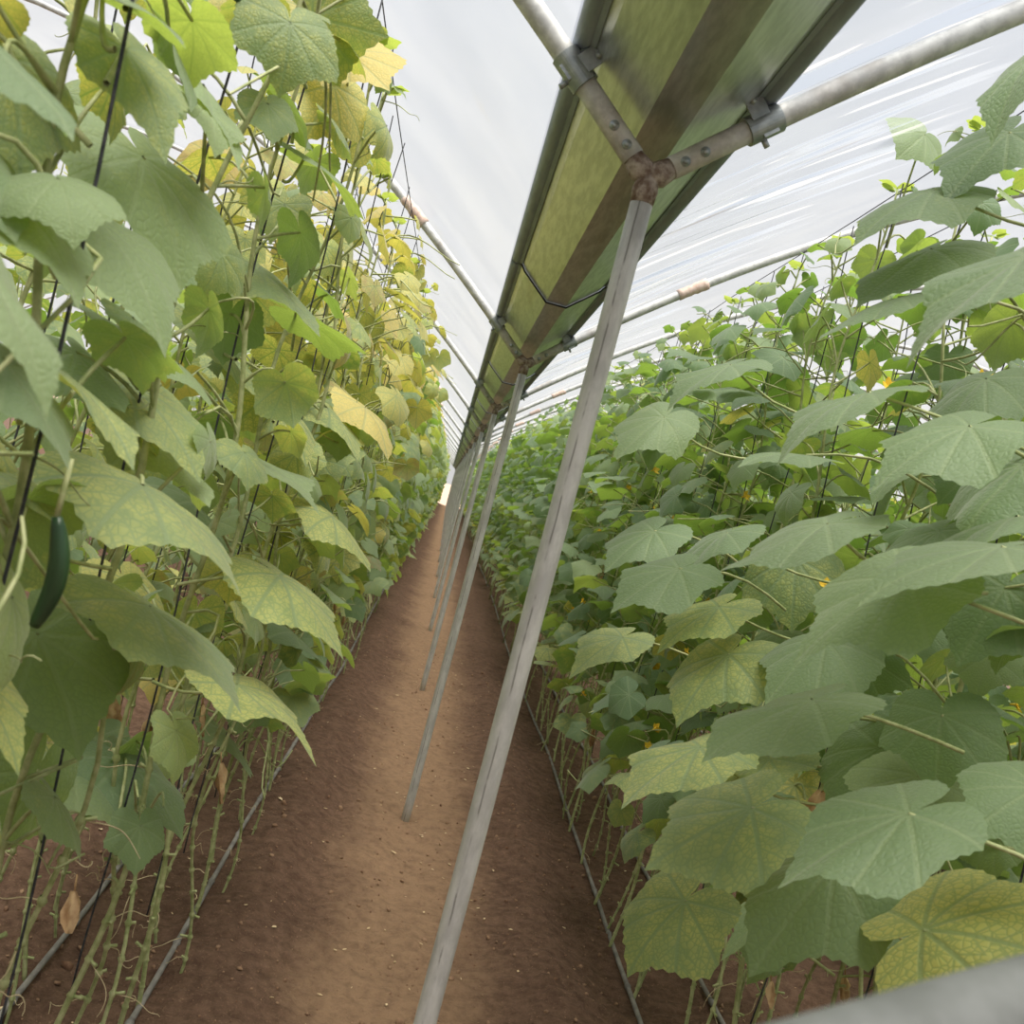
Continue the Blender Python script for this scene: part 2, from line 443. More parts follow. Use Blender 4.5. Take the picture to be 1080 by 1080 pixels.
def arch_path(side, t):
    x = np.asarray(t, float)
    return np.stack([x * side, np.zeros_like(x), arch_z(x)], -1)
arch_me = {}; clamp_me = {}; wrap_me = {}; bolts_me = {}; cb_me = {}
for side in (-1, 1):
    a = MB(); tube(a, arch_path(side, np.concatenate([np.linspace(.036, 1.5, 16), np.linspace(1.8, HALF, 18)])), .0212, 20)
    arch_me[side] = a.mesh('arch_pipe', [GALVP])
    # clamp: a strap round the pipe with a flared tongue up to the gutter lip
    c = MB()
    tube(c, arch_path(side, np.linspace(.150, .200, 4)), .0262, 32)
    base = arch_path(side, np.array([.168]))[0]
    dt = _n([side, 0, .85]); up = _n([-side * .85, 0, 1]); yy = np.array([0, 1, 0.])
    P = []
    for u, w, h in ((0, .020, .014), (0, .022, .030), (0, .020, .046)):
        P.append([base + yy * (-w) + up * h + dt * -.012, base + yy * (-w) + up * h + dt * .022, base + yy * (-w * .4) + up * (h + .004) + dt * .03])
    P = np.array(P); sheet(c, P)
    box(c, base + up * .030 - yy * .0235 + dt * .004, (.004, .034, .040), np.stack([yy, dt, up], 1))
    box(c, base - up * .020 - yy * .008 + dt * .012, (.02, .030, .010), np.stack([yy, dt, up], 1))
    clamp_me[side] = c.mesh('clamp', [GALVC], False)
    b = MB(); tube(b, [base - up * .022, base - up * .040], .0055, 6)
    b2 = MB(); tube(b2, [base + up * .040 - yy * .022, base + up * .040 - yy * .034], .006, 6)
    cb_me[side] = (b.mesh('bolt', [GALVC]), b2.mesh('bolt', [GALVC]))
    L = []
    for t in (.052, .082):
        q = arch_path(side, np.array([t]))[0]
        b = MB(); o = _n(np.array([0, -1, 0]) * .9 + up * (-.15))
        tube(b, [q + o * .018, q + o * .0225], .0092, 14); tube(b, [q + o * .0225, q + o * .0275], .0058, 6)
        L.append(b.mesh('rivet', [GALVC]))
    bolts_me[side] = L
    w = MB(); tt = np.linspace(.62, .74, 9)
    tube(w, arch_path(side, tt), .0235 + .006 * rng.random(9), 14)
    wrap_me[side] = w.mesh('joint_wrap', [WRAP])

def part(name, me, parent):
    o = bpy.data.objects.new(name, me); COL.objects.link(o); o.parent = parent
    return o
SN = {-1: 'left', 1: 'right'}
for k, y in enumerate(POST_Y):
    r = empty('support_post', (0, y, 0))
    desc = 'nearest grey galvanised post, standing tall across the middle of the path' if k == 0 else \
           'slim grey galvanised post standing on the soil path, %s in the line of posts' % ORD[k + 1]
    tag(r, desc, 'post', 'posts along the soil path')
    part('post_pipe', post_me, r); part('post_joint', joint_me, r)
    for side in (-1, 1):
        r = empty('roof_arch', (0, y, 0))
        tag(r, 'curved galvanised roof pipe rising %s from the top of the %s post' % (SN[side], ORD[k + 1]), 'roof arch', 'roof arches')
        part('arch_pipe', arch_me[side], r)
        c = part('clamp', clamp_me[side], r); part('bolt', cb_me[side][0], c); part('bolt', cb_me[side][1], c)
        for me in bolts_me[side]: part('rivet', me, r)
        w = part('joint_wrap', wrap_me[side], r); w['label'] = 'reddish wrapping round the pipe joint'

def gutter_profile():
    P = [(-.158, .196), (-.135, .166), (-.036, .082), (.036, .082), (.135, .166), (.158, .196)]
    return P
gut = empty('rain_gutter', (0, -1.1, ZJ))
tag(gut, 'long folded metal rain gutter running overhead along the line of posts', 'gutter')
edges = [-1.1] + [.62 + 3.0 * i for i in range(0, 20)] + [60.2]
for i in range(len(edges) - 1):
    y0, y1 = edges[i] + 1.1, edges[i + 1] + 1.1
    m = MB()
    prof = np.array(gutter_profile())
    nseg = 24
    ys = np.linspace(y0, y1 + .03, nseg)
    sc = np.linspace(1.0, .985, nseg)
    out = np.array([[(px * s, yv, pz + (.0 if s == 1 else 0) + .003 * (1 - s) / .015) for px, pz in prof] for s, yv in zip(sc, ys)])
    # flat-shaded facets: split each facet
    for j in range(len(prof) - 1):
        a = out[:, j:j + 2]
        m2 = np.stack([a[:, 0] * (1 - u) + a[:, 1] * u for u in np.linspace(0, 1, 5)], 1)
        sheet(m, m2)
    o = m.build('gutter_section', GUT, gut)
    sm = MB()
    for sgn in (-1, 1):
        tube(sm, [(sgn * .172, yv, .206) for yv in ys], .0205, 12)
        sheet(sm, np.array([[(sgn * .150, yv, .186), (sgn * .165, yv, .190), (sgn * .19, yv, .215)] for yv in ys]))
    l = sm.build('rolled_lip', GUTLIP, o)
    if i > 0:
        s2 = MB()
        pr = np.array(prof) * 1.0
        for j in range(len(pr) - 1):
            p, q = pr[j], pr[j + 1]
            d = _n([q[0] - p[0], 0, q[1] - p[1]]); nrm = np.array([d[2], 0, -d[0]])
            c = np.array([(p[0] + q[0]) / 2, y0 + .002, (p[1] + q[1]) / 2]) + nrm * .002
            box(s2, c, (np.hypot(*(q - p)) + .004, .008, .005), np.stack([d, [0, 1, 0], nrm], 1))
        s2.build('seam', DARK, o)

# near pipe rail at the lower right corner
ra = at_y(760, 1171, .33); rb = at_y(1080, 1066, .42); rd = _n(rb - ra)
rail = empty('pipe_rail', (0, 0, 0))
tag(rail, 'out-of-focus grey pipe rail crossing the lower right corner', 'pipe')
m = MB(); tube(m, [ra - rd * .10 + np.array([0, 0, -.03]), ra - rd * .06, ra, rb, rb + rd * .3, rb + rd * .36, rb + rd * .4 + np.array([0, 0, -.03])], .021, 24)
m.build('rail', RAILM, rail)
for e, s in ((ra - rd * .10, -1), (rb + rd * .4, 1)):
    m = MB(); tube(m, [(e[0], e[1], e[2] - .02), (e[0], e[1], -.1)], .019, 16); m.build('leg', RAILM, rail)

# ------------------------------------------------------------------ leaves
def leaf_outline(th, seed):
    a = np.abs(th)
    ka = np.radians([0, 14, 33, 62, 84, 112, 140, 160, 173, 180])
    kr = np.array([1.0, .82, .75, .86, .70, .70, .56, .42, .24, .08])
    r = np.interp(a, ka, kr)
    g = np.random.default_rng(seed)
    r = r * (1 + .05 * np.sin(2 * th + g.random() * 6) + .03 * np.sin(5 * th + g.random() * 6))
    return r
def make_template(rings, segs, seed, serr):
    th = -PI + 2 * PI * np.arange(segs) / segs
    r = leaf_outline(th, seed)
    V = [[0, 0]]
    for f in rings:
        rr = r * f
        if f == rings[-1] and serr:
            rr = rr * (1 + serr * np.where(np.arange(segs) % 2 == 0, 1, -1))
        V += list(np.stack([rr * np.sin(th), rr * np.cos(th)], 1))
    V = np.array(V)
    j = np.arange(segs); jn = (j + 1) % segs
    tris = np.stack([np.zeros(segs, int), 1 + jn, 1 + j], 1)
    Q = []
    for k in range(len(rings) - 1):
        b = 1 + k * segs
        Q.append(np.stack([b + j, b + jn, b + segs + jn, b + segs + j], 1))
    return V, tris, (np.concatenate(Q) if Q else None), th
TPL = {
    0: [make_template([.2, .42, .64, .84, 1.0], 72, s, .018) for s in range(4)],
    1: [make_template([.4, .75, 1.0], 30, s, .02) for s in range(4)],
    2: [make_template([.55, 1.0], 16, s, 0) for s in range(4)],
    3: [make_template([1.0], 10, s, 0) for s in range(4)],
}
def leaf(mb, base, tip, nrm, size, lod, tint, ky=.6, kx=.5, wave=.05, g=rng, width=1.0, fold=0.0):
    V, tris, Q, th = TPL[lod][g.integers(4)]
    x, y = V[:, 0] * width, V[:, 1]
    r = np.hypot(V[:, 0], y)
    t = _n(tip); n = _n(np.asarray(nrm) - t * np.dot(nrm, t)); ax = np.cross(t, n)
    ky = ky if abs(ky) > 1e-3 else 1e-3; kx = kx if abs(kx) > 1e-3 else 1e-3
    Y = np.sin(ky * y) / ky; Z = -(1 - np.cos(ky * y)) / ky
    X = np.sin(kx * x) / kx; Z = Z - (1 - np.cos(kx * x)) / kx
    a = np.arctan2(V[:, 0], V[:, 1])
    ph = g.random(3) * 6.28
    Z = Z + wave * r ** 2 * (np.sin(3 * a + ph[0]) + .6 * np.sin(5 * a + ph[1])) + .6 * wave * np.sin(6 * x + ph[2]) * np.sin(5 * y + ph[1]) * r
    Z = Z + fold * np.abs(x)
    # shallow grooves along the main veins
    if lod == 0:
        d = np.min([np.abs(np.abs(a) - q) for q in (0, .62, 1.2, 1.95)], axis=0)
        Z = Z + .035 * np.minimum(d * 3, 1) * r * (1 - .3 * r)
    P = np.asarray(base) + size * (X[:, None] * ax + Y[:, None] * t + Z[:, None] * n)
    mb.add(P, tris, Q, V, tint, 0)

def petiole(mb, a, b, rad, n, sag=.02, lod=0):
    a = np.asarray(a, float); b = np.asarray(b, float)
    k = 6 if lod == 0 else 3
    u = np.linspace(0, 1, k)[:, None]
    bow = np.array([0, 0, 1.0]) * sag
    P = a * (1 - u) + b * u + bow * np.sin(u * PI)
    tube(mb, P, np.linspace(rad * 1.15, rad * .85, k), n, False, (0, 0, 0), 1)

def curl(mb, p, d, length, g, mat=1, rad=.0011, n=4):
    """a tendril that ends in a spiral"""
    k = 16; u = np.linspace(0, 1, k)
    d = _n(d); s = _n(np.cross(d, [0.2, .3, 1])); up = np.cross(s, d)
    tw = g.uniform(4, 11); rr = .012 * u ** 1.5 * g.uniform(.5, 1.6)
    P = np.asarray(p) + d * (length * (u - .25 * u ** 3))[:, None] + s * (rr * np.cos(tw * u))[:, None] + up * (rr * np.sin(tw * u) - .25 * length * u ** 2)[:, None]
    tube(mb, P, np.linspace(rad * 1.3, rad * .6, k), n, False, (0, 0, 0), mat)

def stem_path(ztop, g, k=40, lean=.032):
    z = np.linspace(-.05, ztop, k)
    ph = g.random(4) * 6.28
    x = lean * (np.sin(z * 2.1 + ph[0]) + .6 * np.sin(z * 7.3 + ph[1]))
    y = lean * (np.sin(z * 2.4 + ph[2]) + .5 * np.sin(z * 6.1 + ph[3]))
    return np.stack([x, y, z], -1)

def gen_plant(g, side, lod, zb, zt, n, yellow, reach=(1.0, 1.0), shade=0.0, droop=(15, 50), size=(.10, .155), ztop=None):
    """side: +1 plants right of the path (path lies at -X), -1 plants left of it."""
    fo, st = MB(), MB()
    S = stem_path((ztop or zt) + .02, g, 40 if lod < 2 else 14)
    ns = {0: 8, 1: 6, 2: 4, 3: 3}[lod]
    tube(st, S, np.interp(S[:, 2], [0, .3, 1.5, zt], [.0066, .006, .0055, .003]), ns, True)
    zz = np.linspace(zb, zt, n) + g.uniform(-.02, .02, n)
    az = g.random() * 6.28
    if lod < 2:                                # nodes, stubs and dry tendrils on the bare lower stem
        zs2 = np.linspace(-.05, zb + .35, 16); ph = g.random(3) * 6.28   # a side stem layered down to the soil
        S2 = np.stack([.03 * np.sin(zs2 * 7 + ph[0]) + g.uniform(-.05, .05), .035 * np.sin(zs2 * 6 + ph[1]) + g.choice([-1, 1]) * g.uniform(.12, .2) * np.clip(1.25 - zs2 / (zb + .35), 0, 1), zs2], -1)
        tube(st, S2, .0046, ns, False)
        nodes = [(S, z) for z in np.arange(.06, zb + .1, .075)] + [(S2, z) for z in np.arange(.05, zb + .1, .07)]
        for SS, z in nodes:
            q = np.array([np.interp(z, SS[:, 2], SS[:, i]) for i in range(3)])
            tube(st, [q - [0, 0, .008], q, q + [0, 0, .008]], [.0055, .0088, .0055], ns, False)
            a = g.random() * 6.28; d = np.array([math.cos(a), math.sin(a), g.uniform(-.3, .8)])
            if g.random() < .75:
                tube(st, [q, q + _n(d) * .012, q + _n(d) * g.uniform(.016, .03)], [.0048, .0035, .0042], 5, True, (0, 0, 0), 0)
            if g.random() < .5 and lod == 0:
                curl(st, q, d + [0, 0, -.3], g.uniform(.05, .16), g, 1)
            elif g.random() < .35:
                curl(st, q, d + [0, 0, -.2], g.uniform(.04, .10), g, 1)
    for i, z in enumerate(zz):
        az += 2.4 + g.normal() * .5
        q = np.array([np.interp(z, S[:, 2], S[:, k]) for k in range(3)])
        a = az
        d = np.array([math.cos(a), math.sin(a), 0])
        to_path = d[0] * -side
        rc = reach[0] if to_path > 0 else reach[1]
        top = np.clip((z - (zt - .35)) / .35, 0, 1)
        sz = g.uniform(*size) * (1 - .55 * top)
        pl = g.uniform(.10, .24) * (1 - .5 * top)
        e = math.radians(g.uniform(5, 50))
        hor = np.array([d[0] * (rc if True else 1), d[1], 0])
        b = q + pl * (hor * math.cos(e) + np.array([0, 0, math.sin(e)]))
        dl = math.radians(g.uniform(*droop))
        yaw = g.normal() * .45
        d2 = np.array([math.cos(a + yaw), math.sin(a + yaw), 0])
        t = d2 * math.cos(dl) + np.array([0, 0, -math.sin(dl)])
        nr = d2 * math.sin(dl) + np.array([0, 0, math.cos(dl)]) + g.normal(size=3) * .32
        yv, bv = yellow(z, g)
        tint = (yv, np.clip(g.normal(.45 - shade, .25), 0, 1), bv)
        if lod < 3:
            petiole(fo, q, b, .0030, {0: 6, 1: 4, 2: 3}[lod], g.uniform(-.01, .03), lod)
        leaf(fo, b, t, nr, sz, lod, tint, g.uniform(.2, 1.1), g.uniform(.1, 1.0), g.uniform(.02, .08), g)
        if lod == 0 and g.random() < .45 or lod == 1 and g.random() < .3:
            curl(fo, q, d * np.array([rc, 1, 1]) + [0, 0, g.uniform(-.2, .6)], g.uniform(.08, .22), g, 1, .0012)
    if lod < 2:                                # side shoots and long bare stalks winding through the leaves
        for _ in range(9):
            z = g.uniform(zb - .1, zt - .1); q = np.array([np.interp(z, S[:, 2], S[:, k]) for k in range(3)])
            a = g.random() * 6.28; u = np.linspace(0, 1, 9)[:, None]; ln = g.uniform(.15, .45)
            d = np.array([math.cos(a) * (reach[0] if math.cos(a) * -side > 0 else 1) * .7, math.sin(a), g.uniform(-.5, .9)])
            P = q + d * ln * u + np.array([g.normal() * .03, g.normal() * .03, .05]) * np.sin(u * PI * g.uniform(.8, 2.2))
            tube(fo, P, np.linspace(.0034, .002, 9), 5, False, (0, 0, 0), 1)
    # shoot tip
    q = S[-1]
    if lod < 2:
        for _ in range(4):
            a = g.random() * 6.28; d = np.array([math.cos(a), math.sin(a), .5])
            leaf(fo, q + d * .02, d, [-d[0], -d[1], 1], g.uniform(.025, .05), max(lod, 1), (.1, .9, 0), .5, .4, .05, g)
    return fo, st

def y_left_yellow(z, g):
    p = np.clip((z - 1.45) / .9, 0, 1)
    y = np.clip(g.normal(.34 + .36 * p, .22), 0, 1)
    b = .5 * (g.random() < .06 + .08 * p)
    return y, b
def y_left_near(z, g):
    low = np.clip((1.3 - z) / .8, 0, 1)
    return np.clip(g.normal(.28 + .18 * low, .18), 0, .85), .5 * (g.random() < .03)
def y_left_far(z, g):
    p = np.clip((z - 1.9) / .7, 0, 1)
    return np.clip(g.normal(.20 + .30 * p, .18), 0, .9), 0.0
def y_right(z, g):
    low = np.clip((.95 - z) / .5, 0, 1)
    y = np.clip(g.normal(.08 + .30 * low, .10), 0, .8)
    if g.random() < .025: y = .75
    return y, .4 * (g.random() < .02)

# flowers, fruit, dry leaves ----------------------------------------------------------------
fm = MB()
for k in range(5):
    a = k * 2 * PI / 5
    d = np.array([math.cos(a), math.sin(a), .25]); s = np.array([-math.sin(a), math.cos(a), 0])
    P = np.array([[d * u * .024 + s * w * .011 * math.sin(PI * min(u * .85 + .08, 1)) + np.array([0, 0, .008 * u * u - .003 * abs(w)]) for w in (-1, 0, 1)] for u in (0.05, .4, .75, 1)])
    sheet(fm, P)
tube(fm, [(0, 0, -.02), (0, 0, 0), (0, 0, .004)], [.002, .005, .003], 7)
FLOWER_ME = fm.mesh('flower', [FLOWER])

def dry_leaf_mesh(g, size):
    m = MB()
    k, w = 9, 7
    P = np.zeros((k, w, 3))
    for i in range(k):
        u = i / (k - 1)
        wd = size * .24 * math.sin(PI * (u * .86 + .08)) ** .8
        for j in range(w):
            v = j / (w - 1) * 2 - 1
            P[i, j] = [v * wd + .012 * g.normal() * size * 2, .35 * wd * math.sin(v * 5 + u * 3) + .02 * size * g.normal(), -u * size]
    sheet(m, P)
    tube(m, [(0, 0, .03), (0, 0, 0)], .002, 5)
    return m.mesh('dry_leaf', [DRY])

# ------------------------------------------------------------------ rows
ROWS = {
    'L1': dict(x=-.655, side=-1, y0=.62, dy=.445, n=86, name='left row beside the path'),
    'L2': dict(x=-.985, side=-1, y0=.95, dy=.445, n=50, name='second row left of the path'),
    'R1': dict(x=.89, side=1, y0=1.20, dy=.445, n=86, name='right row beside the path'),
    'R2': dict(x=1.20, side=1, y0=1.35, dy=.445, n=50, name='second row right of the path'),
    'R3': dict(x=2.12, side=1, y0=1.75, dy=.445, n=26, name='third row right of the path'),
}
HOSE_X = {'L1': -.64, 'L2': -.955, 'R1': .865, 'R2': 1.165, 'R3': 2.08, 'R4': 2.52}
ZT = 2.52
# ---- hand-read foreground leaves: base px, X offset from the camera, tip px, X offset, width, yellow, brightness, normal hint
UPN = (0, .12, 1.0)
CAMN = (.5, -1.0, .35)
H_L = [
 (150,512,-.46, 277,598,-.36, 1.15,.42,.75,(.6,-.6,.8)), (158,640,-.45, 274,722,-.34, 1.15,.30,.55,(.6,-.6,.8)),
 (250,722,-.40, 346,768,-.30, .9,.55,.7,(.4,-.5,.9)), (132,52,-.46, 189,139,-.36, .95,.35,.6,(.7,-.5,-.35)),
 (108,-12,-.45, 205,27,-.33, 1.0,.05,.6,(.2,-.5,.9)), (178,38,-.46, 223,104,-.36, .9,.12,.35,(.8,-.3,.2)),
 (214,90,-.46, 268,165,-.38, .75,.08,.8,(.5,-.5,.8)), (150,166,-.50, 223,280,-.40, 1.1,.20,.6,(.6,-.8,.4)),
 (100,228,-.47, 199,330,-.36, 1.0,.12,.6,(.4,-.7,.7)), (-30,30,-.40, 90,112,-.30, 1.1,.10,.25,(.5,-.7,.5)),
 (8,62,-.38, 34,165,-.32, 1.2,.35,.4,(.6,-.9,.2)), (-40,140,-.38, 34,232,-.30, 1.0,.12,.5,(.3,-.8,.6)),
 (18,208,-.42, 97,292,-.34, 1.05,.08,.6,(.5,-.9,.5)), (-25,262,-.36, 76,418,-.26, .62,.12,.6,(.6,-.4,.7)),
 (5,380,-.42, 80,470,-.34, 1.1,.04,.3,(.5,-.9,.4)), (60,388,-.43, 172,462,-.33, .7,.45,.5,(.6,-.3,.8)),
 (80,372,-.50, 131,426,-.42, 1.2,.02,.4,(.3,-.8,.7)), (126,346,-.50, 197,384,-.40, .95,.05,.6,(.3,-.6,.9)),
 (188,384,-.48, 229,418,-.40, .9,.05,.7,(.3,-.6,.9)), (135,404,-.50, 224,470,-.40, 1.0,.40,.9,(.5,-.7,.7)),
 (166,463,-.47, 230,522,-.38, 1.15,.20,.9,(.4,-.9,.6)), (-30,432,-.33, 31,482,-.27, 1.2,.60,1.0,(.5,-.6,.7)),
 (-12,494,-.40, 62,538,-.32, 1.1,.35,.6,(.5,-.7,.6)), (38,668,-.50, 102,784,-.42, 1.25,.05,.3,(.6,-1,.1)),
 (-35,705,-.34, 34,788,-.28, .8,.55,1.0,(.5,-.6,.8)), (40,812,-.52, -8,915,-.42, 1.1,.15,.35,(.5,-.9,.4)),
 (76,806,-.58, 148,858,-.47, 1.15,.15,.6,(.4,-.9,.6)), (132,800,-.66, 201,862,-.55, 1.15,.05,.3,(.4,-.8,.6)),
 (238,774,-.52, 268,816,-.46, 1.1,.10,.35,(.5,-.9,.3)), (262,480,-.52, 347,522,-.38, .8,.10,.8,(.3,-.6,.9)),
 (272,282,-.52, 342,336,-.40, 1.0,.30,.7,(.6,-.7,.7)), (312,330,-.48, 389,364,-.36, .9,.15,.45,(.6,-.4,.4)),
 (383,146,-.42, 352,112,-.40, 1.0,.62,.5,(.6,-1,-.2)), (330,18,-.48, 397,33,-.38, 1.05,.38,.4,(.4,-.9,-.2)),
 (366,56,-.44, 409,84,-.36, 1.0,.98,.8,(.5,-.8,-.1)), (300,112,-.48, 345,152,-.38, .7,.18,.3,(.9,0,.5)),
 (322,165,-.50, 402,212,-.38, .6,.10,.6,(.4,-.5,.8)), (295,608,-.50, 374,668,-.38, 1.0,.50,.9,(.5,-.7,.7)),
 (350,545,-.46, 396,590,-.38, 1.0,.55,.9,(.5,-.7,.6)), (310,668,-.50, 352,704,-.42, 1.1,.0,.15,(.4,-.8,.6)),
 (352,90,-.46, 330,135,-.42, 1.1,.75,.5,(.4,-1,.1)), (275,0,-.52, 300,45,-.45, 1.2,.8,.6,(.4,-1,.1)),
 (215,345,-.58, 262,395,-.48, 1.1,.35,.5,(.5,-.8,.5)), (290,420,-.52, 335,470,-.42, 1.1,.55,.6,(.5,-.9,.3)),
 (345,430,-.46, 385,470,-.36, 1.0,.5,.6,(.5,-.9,.3)), (385,430,-.40, 420,470,-.34, 1.0,.9,.6,(.5,-.9,.2)),
 (250,380,-.56, 300,420,-.46, 1.1,.40,.4,(.5,-.9,.3)), (205,530,-.62, 255,580,-.5, 1.1,.05,.2,(.4,-.8,.6)),
 (130,610,-.60, 150,660,-.55, 1.1,.7,.6,(.5,-1,.2)), (110,650,-.62, 140,720,-.55, 1.1,.45,.5,(.5,-1,.2)),
]
H_R = [
 (856,738,.92, 735,776,.74, 1.05,.02,.55,UPN), (872,677,.98, 802,719,.82, 1.25,.06,.5,UPN),
 (958,612,.98, 832,671,.80, .85,.0,.55,UPN), (1056,577,.95, 917,592,.78, .8,.05,.5,UPN),
 (1072,545,1.02, 964,568,.86, .9,.0,.25,UPN), (993,754,.92, 985,822,.80, 1.45,.03,.35,(-.2,-.9,.6)),
 (958,858,.95, 820,912,.76, .85,.02,.35,UPN), (882,912,.92, 786,1004,.74, 1.05,.10,.5,(-.2,-.8,.8)),
 (974,981,.80, 1118,925,.86, .95,.62,.9,(-.2,-.9,.7)), (722,950,.96, 653,1013,.84, 1.1,.40,.7,(-.3,-.7,.8)),
 (845,940,.98, 755,988,.86, .6,.22,.6,UPN), (792,852,1.0, 680,902,.82, .85,.36,.75,(-.2,-.7,.9)),
 (738,788,1.02, 656,822,.88, 1.1,.45,.9,(-.3,-.7,.8)), (768,690,1.04, 707,744,.88, 1.1,.40,.7,(-.3,-.8,.7)),
 (758,640,1.04, 691,672,.90, .95,.45,.8,UPN), (656,672,1.02, 605,694,.88, .9,.40,.8,UPN),
 (872,553,1.02, 756,589,.84, .75,.0,.5,UPN), (1022,450,.95, 916,487,.78, .95,.02,.45,(-.1,-.5,1)),
 (1078,490,.92, 1016,550,.80, 1.2,.0,.3,(-.3,-.9,.5)), (916,414,1.0, 816,442,.84, .8,.15,.45,UPN),
 (947,314,1.02, 860,334,.86, .8,.05,.4,UPN), (1082,270,.86, 956,334,.72, .8,.06,.25,(-.3,-.2,.9)),
 (1064,140,.90, 1000,188,.78, 1.0,.0,.2,(.0,-.4,.9)), (986,200,1.0, 904,222,.84, .9,.18,.4,(-.2,-.6,.6)),
 (1092,58,.78, 1028,122,.72, .6,.12,.3,(-.6,-.6,.4)), (982,263,1.02, 907,297,.88, 1.0,.0,.5,(-.1,-.6,.9)),
 (1092,832,.80, 1030,862,.74, 1.2,.05,.35,(-.1,-.8,.8)), (928,788,1.0, 876,862,.88, 1.0,.0,.3,(-.3,-.9,.4)),
 (968,818,.96, 908,868,.86, 1.0,.02,1.0,(-.2,-.9,.6)), (838,828,1.06, 812,882,.98, 1.1,.72,.5,(-.2,-1,.3)),  # first leaf here: sunlight falling on it is put into its pale tint
 (812,800,1.02, 736,832,.9, .9,.35,.6,UPN), (716,600,1.08, 644,627,.94, 1.0,.02,.4,UPN),
 (766,562,1.10, 708,592,.96, .9,.0,.35,UPN), (975,142,1.05, 958,156,1.02, 1.0,.1,.5,(0,-1,.3)),
 (1060,620,1.0, 1010,690,.92, 1.2,.0,.3,(-.2,-.9,.5)), (840,590,1.08, 835,655,1.0, 1.2,.35,.3,(-.3,-1,.1)),
 (770,385,1.05, 705,405,.92, .8,.0,.4,UPN), (700,440,1.10, 655,470,1.0, 1.1,.15,.6,UPN),
 (850,480,1.02, 780,470,.92, .7,.0,.5,UPN), (1040,400,.96, 985,440,.86, 1.1,.05,.35,UPN),
 (990,560,1.0, 930,600,.9, .9,.02,.4,UPN), (690,560,1.1, 640,590,1.0, 1.0,.02,.35,UPN),
 (905,690,1.02, 960,715,.95, 1.2,.0,.3,(-.2,-.9,.5)), (948,640,1.05, 1000,680,1.0, 1.1,.0,.3,(-.2,-.9,.5)),
]
H_DRY_L = [(156,888,-.62,.105), (201,905,-.60,.06), (118,735,-.72,.12), (262,690,-.55,.11), (128,770,-.75,.12), (247,350,-.58,.10), (20,735,-.62,.1)]
H_DRY_R = [(868,835,1.02,.12), (655,655,1.12,.12), (636,600,1.15,.09)]
H_FLOWER_R = [(1033,433,1.0), (871,617,1.05), (692,703,1.06), (795,884,1.08), (786,523,1.1), (700,590,1.1), (938,408,1.1), (1040,405,1.0), (858,640,1.1), (990,470,1.05), (795,420,1.1)]
H_FLOWER_L = [(14,655,-.62)]

PLANTS = {}
def plant_label(row, i, y):
    nm = ROWS[row]['name']
    hue = {'L1': 'yellowing', 'L2': 'yellow-green', 'R1': 'dark green', 'R2': 'green', 'R3': 'green'}[row]
    if i < 10:
        pos = 'nearest' if i == 0 else ORD[i + 1] + ' from the camera'
        if i == 0: return '%s cucumber plant in the %s, nearest the camera' % (hue, nm)
        return '%s cucumber plant in the %s, %s' % (hue, nm, pos)
    k = int((y - 1.836) // 3) + 1
    nm = {'L1': 'left path row', 'L2': 'second left row', 'R1': 'right path row', 'R2': 'second right row', 'R3': 'third right row'}[row]
    if k + 1 <= 19:
        return '%s cucumber plant in the %s between the %s and %s posts' % (hue, nm, ORD[k], ORD[k + 1])
    return '%s cucumber plant at the far end of the %s' % (hue, nm)

def finish_plant(root, fo_me, st_me):
    f = part('foliage', fo_me, root); s = part('stem', st_me, root)
    return f, s

LMATS = [LEAF, STEM]; SMATS = [STEM, DRYSTEM]
def variants(kind, count, **kw):
    out = []
    for k in range(count):
        g = np.random.default_rng(hash_seed(kind, k))
        fo, st = gen_plant(g, **kw)
        out.append((fo.mesh('foliage', LMATS), st.mesh('stem', SMATS)))
    return out
def hash_seed(kind, k):
    return sum(ord(c) * (i + 3) for i, c in enumerate(kind)) * 131 + k
VAR = {
    'Lmid': variants('Lmid', 7, side=-1, lod=1, zb=.62, zt=ZT, n=46, yellow=y_left_yellow, reach=(.95, 1.0), droop=(15, 80), size=(.07, .13)),
    'Lfar': variants('Lfar', 6, side=-1, lod=2, zb=.40, zt=ZT, n=58, yellow=y_left_far, reach=(.95, 1.0), droop=(15, 80), size=(.07, .135)),
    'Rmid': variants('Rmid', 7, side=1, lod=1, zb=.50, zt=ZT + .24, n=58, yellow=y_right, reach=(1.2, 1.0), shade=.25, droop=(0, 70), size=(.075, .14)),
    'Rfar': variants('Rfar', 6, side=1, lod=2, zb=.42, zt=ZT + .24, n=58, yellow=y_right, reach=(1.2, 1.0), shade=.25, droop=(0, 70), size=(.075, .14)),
}
flip = 0
